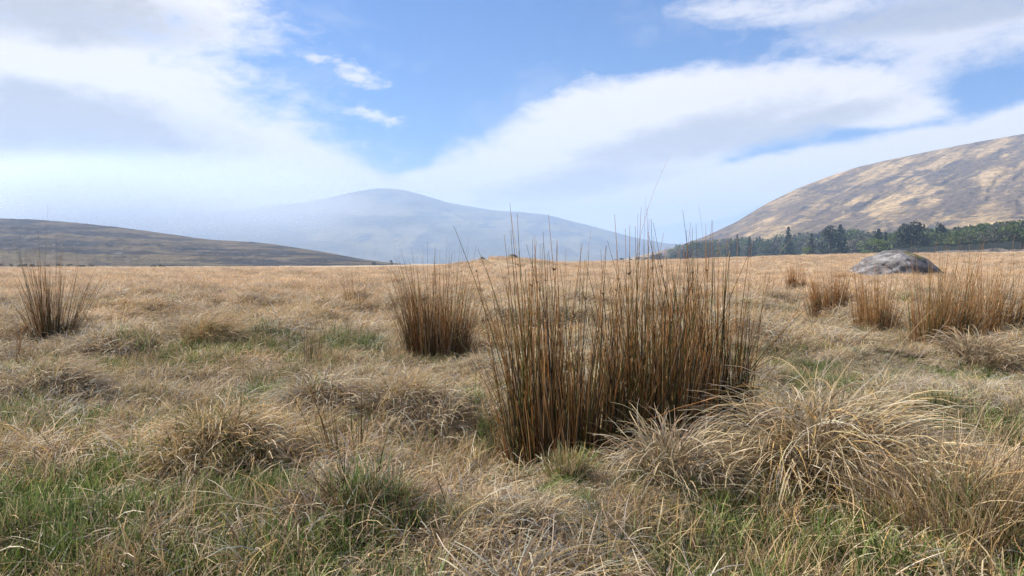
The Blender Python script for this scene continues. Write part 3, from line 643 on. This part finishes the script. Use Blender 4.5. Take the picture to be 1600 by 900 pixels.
# ------------------------------------------------------------------ trees
def quads(cen, size, colr, flat=.6):
    n = len(cen); a_ = rng.normal(0, 1, (n, 3)); a_ /= np.linalg.norm(a_, axis=1)[:, None]
    b_ = np.cross(a_, rng.normal(0, 1, (n, 3))); b_ /= np.linalg.norm(b_, axis=1)[:, None]
    s_ = size[:, None]; V_ = np.stack([cen - a_ * s_, cen + b_ * s_ * flat, cen + a_ * s_, cen - b_ * s_ * flat], 1).reshape(-1, 3)
    return V_, np.arange(n * 4).reshape(-1, 4), np.repeat(colr, 4, 0)
def limb(p0, p1, r0, r1):
    p0, p1 = np.array(p0, float), np.array(p1, float); d_ = p1 - p0; d_ /= np.linalg.norm(d_); s_ = np.cross(d_, [.3, .9, .1]); s_ /= np.linalg.norm(s_); q_ = np.cross(d_, s_)
    k_ = 6; an = np.linspace(0, 2 * math.pi, k_, endpoint=False); ring = np.cos(an)[:, None] * s_ + np.sin(an)[:, None] * q_
    V_ = np.vstack([p0 + ring * r0, p1 + ring * r1]); i = np.arange(k_); F_ = np.stack([i, (i + 1) % k_, (i + 1) % k_ + k_, i + k_], 1)
    return V_, F_, np.tile([[.07, .06, .05]], (len(V_), 1)) * rng.uniform(.8, 1.2, (len(V_), 1))
def broad(h, w, base, n=900, size=.42, dens=1.0):
    """trunk with limbs; crown of leaf clumps in uneven lobes"""
    tp = [limb((0, 0, -.5), (0, 0, h * .45), .028 * h, .018 * h)]; lobes = []
    for i in range(9):
        f_ = rng.uniform(0, 6.28); r_ = rng.uniform(.12, .36) * w; z_ = rng.uniform(.42, .86) * h
        if i == 0: r_, z_ = .05 * w, .86 * h
        c_ = np.array([r_ * math.cos(f_), r_ * math.sin(f_), z_]); lobes.append((c_, rng.uniform(.16, .27) * w, rng.uniform(.11, .18) * h))
        tp.append(limb((0, 0, h * rng.uniform(.22, .44)), c_, .012 * h, .004 * h))
    for i in range(5):
        f_ = rng.uniform(0, 6.28); c_ = np.array([.36 * w * math.cos(f_), .36 * w * math.sin(f_), rng.uniform(.16, .36) * h]); lobes.append((c_, .2 * w, .14 * h))
    cs, cl = [], []
    for c_, rw, rh in lobes:
        m_ = int(n / len(lobes)); d_ = rng.normal(0, 1, (m_, 3)); d_ /= np.linalg.norm(d_, axis=1)[:, None]; d_ *= rng.uniform(.3, 1.12, (m_, 1)) ** .6
        cs.append(c_ + d_ * [rw, rw, rh]); cl.append(np.tile(np.array(base) * rng.uniform(.75, 1.25), (m_, 1)) * rng.uniform(.7, 1.3, (m_, 1)))
    cs, cl = np.vstack(cs), np.vstack(cl)
    return merge(tp), quads(cs, rng.uniform(.6, 1.3, len(cs)) * size, cl)
def conifer(h, w, base, n=800, size=.42, bare=.12):
    tp = [limb((0, 0, -.5), (0, 0, h * .97), .02 * h, .003 * h)]; cs = []
    nl = 13
    for i in range(nl):
        f = i / (nl - 1); z_ = h * (bare + (.96 - bare) * f); rr_ = .5 * w * (1 - f) ** .8 * rng.uniform(.75, 1.15) + .12
        nb = max(4, int(9 * (1 - f) + 3))
        for b in range(nb):
            a_ = 6.283 * b / nb + rng.uniform(-.4, .4); r2 = rr_ * rng.uniform(.7, 1.15); m_ = max(3, int(n / (nl * 7.5)))
            s_ = rng.uniform(.15, 1, m_) ** .7
            cs.append(np.stack([s_ * r2 * math.cos(a_), s_ * r2 * math.sin(a_), z_ - .28 * s_ * r2 + rng.normal(0, .1, m_)], 1) + rng.normal(0, .1, (m_, 3)))
        if i % 3 == 0: tp.append(limb((0, 0, z_), (rr_ * .8, 0, z_ - .2 * rr_), .005 * h, .002 * h))
    cs = np.vstack(cs); cl = np.tile(base, (len(cs), 1)) * rng.uniform(.65, 1.35, (len(cs), 1))
    return merge(tp), quads(cs, rng.uniform(.6, 1.2, len(cs)) * size, cl, .7)
def make_tree(name, data):
    e = empty(name, (0, 0, 0)); (tv, tf, tcl), (cv, cf, ccl) = data
    obj('trunk', tv, tf, M_bark, e, tcl); obj('crown', cv, cf, M_leaf, e, ccl); return e
def place(proto, used, px, py_top, Y, label, cat, group=None, zb=None, h0=1.0, wide=1.0):
    p_ = P(px, Y); zt = CAMZ + (HY - py_top) / F * Y; h_ = max(zt - p_[2], 1.0)
    if proto in used:
        e = proto.copy(); C.objects.link(e)
        for ch in proto.children: c_ = ch.copy(); C.objects.link(c_); c_.parent = e
    else: e = proto; used.add(proto)
    s_ = h_ / h0; e.location = (p_[0], Y, p_[2] - .1); e.scale = (s_ * wide, s_ * wide, s_); e.rotation_euler = (0, 0, rng.uniform(0, 6.28))
    for k_ in ('label', 'category', 'group'):
        if k_ in e: del e[k_]
    tag(e, label, cat, group); return e
GREY = [make_tree('broadleaf_tree', broad(10, 8.5, b_, 1000, .36)) for b_ in ((.095, .09, .068), (.075, .08, .056), (.12, .11, .08))]
LEAFY = [make_tree('leafy_tree', broad(10, 9, b_, 1100, .38)) for b_ in ((.066, .100, .034), (.050, .080, .030), (.12, .16, .05))]
SPRUCE = [make_tree('spruce_tree', conifer(10, w_, b_, 900, .36)) for w_, b_ in ((4.2, (.022, .040, .022)), (5.0, (.030, .048, .026)), (3.6, (.026, .042, .026)))]
PINE = [make_tree('pine_tree', broad(10, 6.5, b_, 1100, .34)) for b_ in ((.018, .028, .018), (.022, .034, .020))]
BUSH = [make_tree('bush', broad(10, 15, b_, 900, .5)) for b_ in ((.12, .17, .045), (.035, .045, .022), (.07, .07, .045))]
used = set()
# trees one can tell apart: px, top row, distance
place(SPRUCE[0], used, 1232, 354, 470, 'pointed spruce standing clear above the wood against the hillside', 'tree', h0=10)
place(PINE[0], used, 1297, 352, 400, 'dark bushy pine, left of the tall pair mid-wood', 'tree', h0=10, wide=1.15)
place(SPRUCE[1], used, 1313, 350, 395, 'dark pointed conifer, right of the tall pair mid-wood', 'tree', h0=10, wide=1.25)
place(SPRUCE[2], used, 1268, 364, 390, 'dark narrow spruce left of the tall pair mid-wood', 'tree', h0=10)
place(SPRUCE[1], used, 1373, 357, 345, 'spreading dark spruce left of the two big pines', 'tree', h0=10, wide=1.5)
place(PINE[1], used, 1415, 347, 335, 'left one of two big dark pines above the boulder', 'tree', h0=10)
place(PINE[0], used, 1430, 345, 332, 'right one of two big dark pines above the boulder', 'tree', h0=10)
place(PINE[1], used, 1467, 347, 325, 'lone round dark pine right of the two big pines', 'tree', h0=10, wide=.7)
place(SPRUCE[0], used, 1152, 366, 560, 'slender spruce at the left end of the wood', 'tree', h0=10, wide=.8)
place(SPRUCE[2], used, 1171, 369, 555, 'second slender spruce at the left end of the wood', 'tree', h0=10)
place(SPRUCE[2], used, 1384, 362, 350, 'small spruce tip just right of the spreading dark spruce', 'tree', h0=10)
place(BUSH[0], used, 1369, 373, 300, 'bright green rounded bush above the boulder', 'bush', h0=10)
place(BUSH[0], used, 1262, 385, 385, 'small bright green bush below the tall pair mid-wood', 'bush', h0=10, wide=.7)
place(LEAFY[2], used, 1505, 360, 285, 'light green leafy tree behind the hedge, right of the boulder', 'tree', h0=10, wide=1.5)
# the rest of the wood
top = lambda px: np.interp(px, [1040, 1080, 1120, 1200, 1260, 1320, 1380, 1440, 1500, 1560, 1600, 1760], [390, 377, 371, 369, 364, 359, 362, 355, 353, 347, 343, 332])
dist = lambda px: np.interp(px, [1040, 1120, 1250, 1400, 1600, 1760], [650, 600, 560, 355, 243, 212])
for i in range(210):
    px = 1046 + (1700 - 1046) * ((i + rng.uniform(0, 1)) / 210); row = rng.integers(0, 3); Y = float(dist(px)) * (1 + .10 * row) + rng.uniform(0, 10)
    tp_ = float(top(px)) + (rng.uniform(5, 13), rng.uniform(0, 7), rng.uniform(-3, 4))[row]
    q = rng.uniform(); rt = px > 1440
    if px < 1130: kind = LEAFY if q < .5 else GREY
    elif px < 1340: kind = SPRUCE if q < .22 else (GREY if q < .55 else LEAFY)
    else: kind = LEAFY if q < .62 else (GREY if q < .98 else SPRUCE)
    part = 'at its left end' if px < 1180 else 'in its middle, left of the boulder' if px < 1330 else 'behind the boulder' if px < 1470 else 'above the dark hedge at right'
    what, grp = {id(LEAFY): ('green leafy tree', 'green trees'), id(GREY): ('grey-brown twiggy tree', 'bare trees'), id(SPRUCE): ('dark spruce', 'spruces')}[id(kind)]
    place(kind[rng.integers(0, len(kind))], used, px, tp_, Y, what + ' of the wood below the hillside, ' + part, 'tree', grp + ' of the wood, ' + part, h0=10, wide=rng.uniform(1.0, 1.45) if kind is not SPRUCE else rng.uniform(.9, 1.3))
for i, px in enumerate((962, 972, 984, 996, 1008, 1020, 1034)):
    place(BUSH[2] if i % 2 else BUSH[1], used, px, (404, 402, 403, 400, 401, 397, 394)[i], 640, 'far grey-green bush on the slope left of the wood', 'bush', 'bushes left of the wood', h0=10, wide=.8)
for px, tpy, lab in ((240, 412.5, 'dark bush at the foot of the left hill, right of the others'), (253, 413.5, 'smaller dark bush beside the bush at the left hill foot')):
    place(BUSH[1], used, px, tpy, 175, lab, 'bush', h0=10)
for i in range(13):
    px = 5 + i * 11.5 + rng.uniform(-4, 4)
    place(BUSH[1 if i % 3 else 2], used, px, rng.uniform(411, 413.5), 235, 'low dark bush in the row along the left hill foot', 'bush', 'bushes along the left hill foot', h0=10)
place(LEAFY[1], used, 612, 406, 480, 'tiny lone tree on the skyline at the tail of the left hill', 'tree', h0=10)
place(BUSH[1], used, 585, 408, 480, 'tiny low bush on the tail of the left hill', 'bush', h0=10)

# ------------------------------------------------------------------ hedge, field wall, white board
hp = np.array([(1235, 560), (1250, 540), (1320, 420), (1400, 330), (1500, 265), (1600, 218), (1760, 185)], float)
hpx = np.linspace(hp[0, 0], hp[-1, 0], 260); hY = np.interp(hpx, hp[:, 0], hp[:, 1]); hx = (hpx - 800) / F * hY; hz = g(hx, hY)
ht = 4.1 + .9 * fbm(hx / 5, hx * 0, 3, 301); wd_ = 1.3
e = empty('hedge', (hx[0], hY[0], hz[0])); o0 = np.array([hx[0], hY[0], hz[0]])
tag(e, 'long dark trimmed hedge running in front of the wood', 'hedge')
prof = [(-wd_, -.6), (-wd_ * 1.05, .5), (-wd_, .9), (0, 1.0), (wd_, .9), (wd_, -.6)]
cv = np.stack([np.stack([hx + 0 * q[0], hY + q[0], hz + q[1] * (ht - .3)], 1) for q in prof], 1) - o0
obj('hedge_core', cv.reshape(-1, 3), grid_faces(260, len(prof)), M_leaf, e, np.tile([[.010, .014, .009]], (260 * len(prof), 1)))
m_ = 15000; i = rng.uniform(0, 258.9, m_); i0 = i.astype(int); fr = i - i0
bx_ = hx[i0] * (1 - fr) + hx[i0 + 1] * fr; by_ = hY[i0] * (1 - fr) + hY[i0 + 1] * fr; bz_ = hz[i0] * (1 - fr) + hz[i0 + 1] * fr; bh_ = ht[i0]
front = rng.uniform(0, 1, m_) < .7
oy = np.where(front, -wd_ * rng.uniform(.85, 1.2, m_), rng.uniform(-1.1, 1.1, m_) * wd_); oz = np.where(front, rng.uniform(0, 1, m_) * bh_, bh_ * rng.uniform(.85, 1.03, m_))
V_, F_, C_ = quads(np.stack([bx_, by_ + oy, bz_ + oz], 1) - o0, rng.uniform(.15, .38, m_), np.tile([[.014, .022, .012]], (m_, 1)) * rng.uniform(.6, 1.6, (m_, 1)))
tag(obj('leaves', V_, F_, M_leaf, e, C_), kind='stuff')
wp = np.linspace(1436, 1700, 330); wY = np.interp(wp, [1436, 1500, 1600, 1700], [285, 252, 207, 180]); wx = (wp - 800) / F * wY; wz = g(wx, wY)
cs_ = np.array([(-.5, -.3), (-.45, .5), (-.32, 1.0), (0, 1.1), (.32, 1.0), (.5, -.3)])
hh_ = 1.15 + .30 * fbm(wx / 3, wx * 0, 3, 311) - .5 * smooth(fbm(wx / 9, wx * 0 + 3, 2, 313), .35, .6)
wv = np.stack([np.stack([wx, wY + q[0] + .12 * vn(wx / .6, wx * 0 + k_ * 7, 317), wz + np.where(q[1] > 0, q[1] * hh_ + .12 * vn(wx / .5, wx * 0 + k_ * 5, 319), q[1])], 1) for k_, q in enumerate(cs_)], 1)
wc = np.tile(np.array([[.085, .075, .068]]), (330 * 6, 1)) * (1 + .5 * np.repeat(vn(wx / .7, wx * 0, 323), 6))[:, None] * rng.uniform(.75, 1.25, (330 * 6, 1))
tag(obj('field_wall', wv.reshape(-1, 3), grid_faces(330, 6), M_wall, col=wc), 'low rough stone wall in front of the hedge at the right edge', 'wall')
def box(x0, x1, y0, y1, z0, z1):
    V_ = np.array([[x, y, z] for z in (z0, z1) for y in (y0, y1) for x in (x0, x1)], float)
    return V_, np.array([[0, 2, 3, 1], [4, 5, 7, 6], [0, 1, 5, 4], [2, 6, 7, 3], [0, 4, 6, 2], [1, 3, 7, 5]]), None
sp_ = P(1255, 420); e = empty('notice_board', sp_); tag(e, 'small white board on posts at the left end of the hedge', 'sign')
m = bpy.data.materials.new('white_paint'); m.use_nodes = True; b = m.node_tree.nodes['Principled BSDF']; b.inputs['Roughness'].default_value = .5
nz = m.node_tree.nodes.new('ShaderNodeTexNoise'); nz.inputs['Scale'].default_value = 3; cr = m.node_tree.nodes.new('ShaderNodeMapRange'); cr.inputs[3].default_value = .7; cr.inputs[4].default_value = .85
m.node_tree.links.new(nz.outputs['Fac'], cr.inputs[0]); m.node_tree.links.new(cr.outputs[0], b.inputs['Base Color'])
V_, F_, _ = box(-1.05, 1.05, -.05, .05, 1.3, 2.9); obj('board', V_, F_, m, e)
for s_ in (-.7, .7):
    V_, F_, _ = box(s_ - .06, s_ + .06, .06, .18, -.4, 2.7); obj('post', V_, F_, M_bark, e, np.full((8, 3), .12))
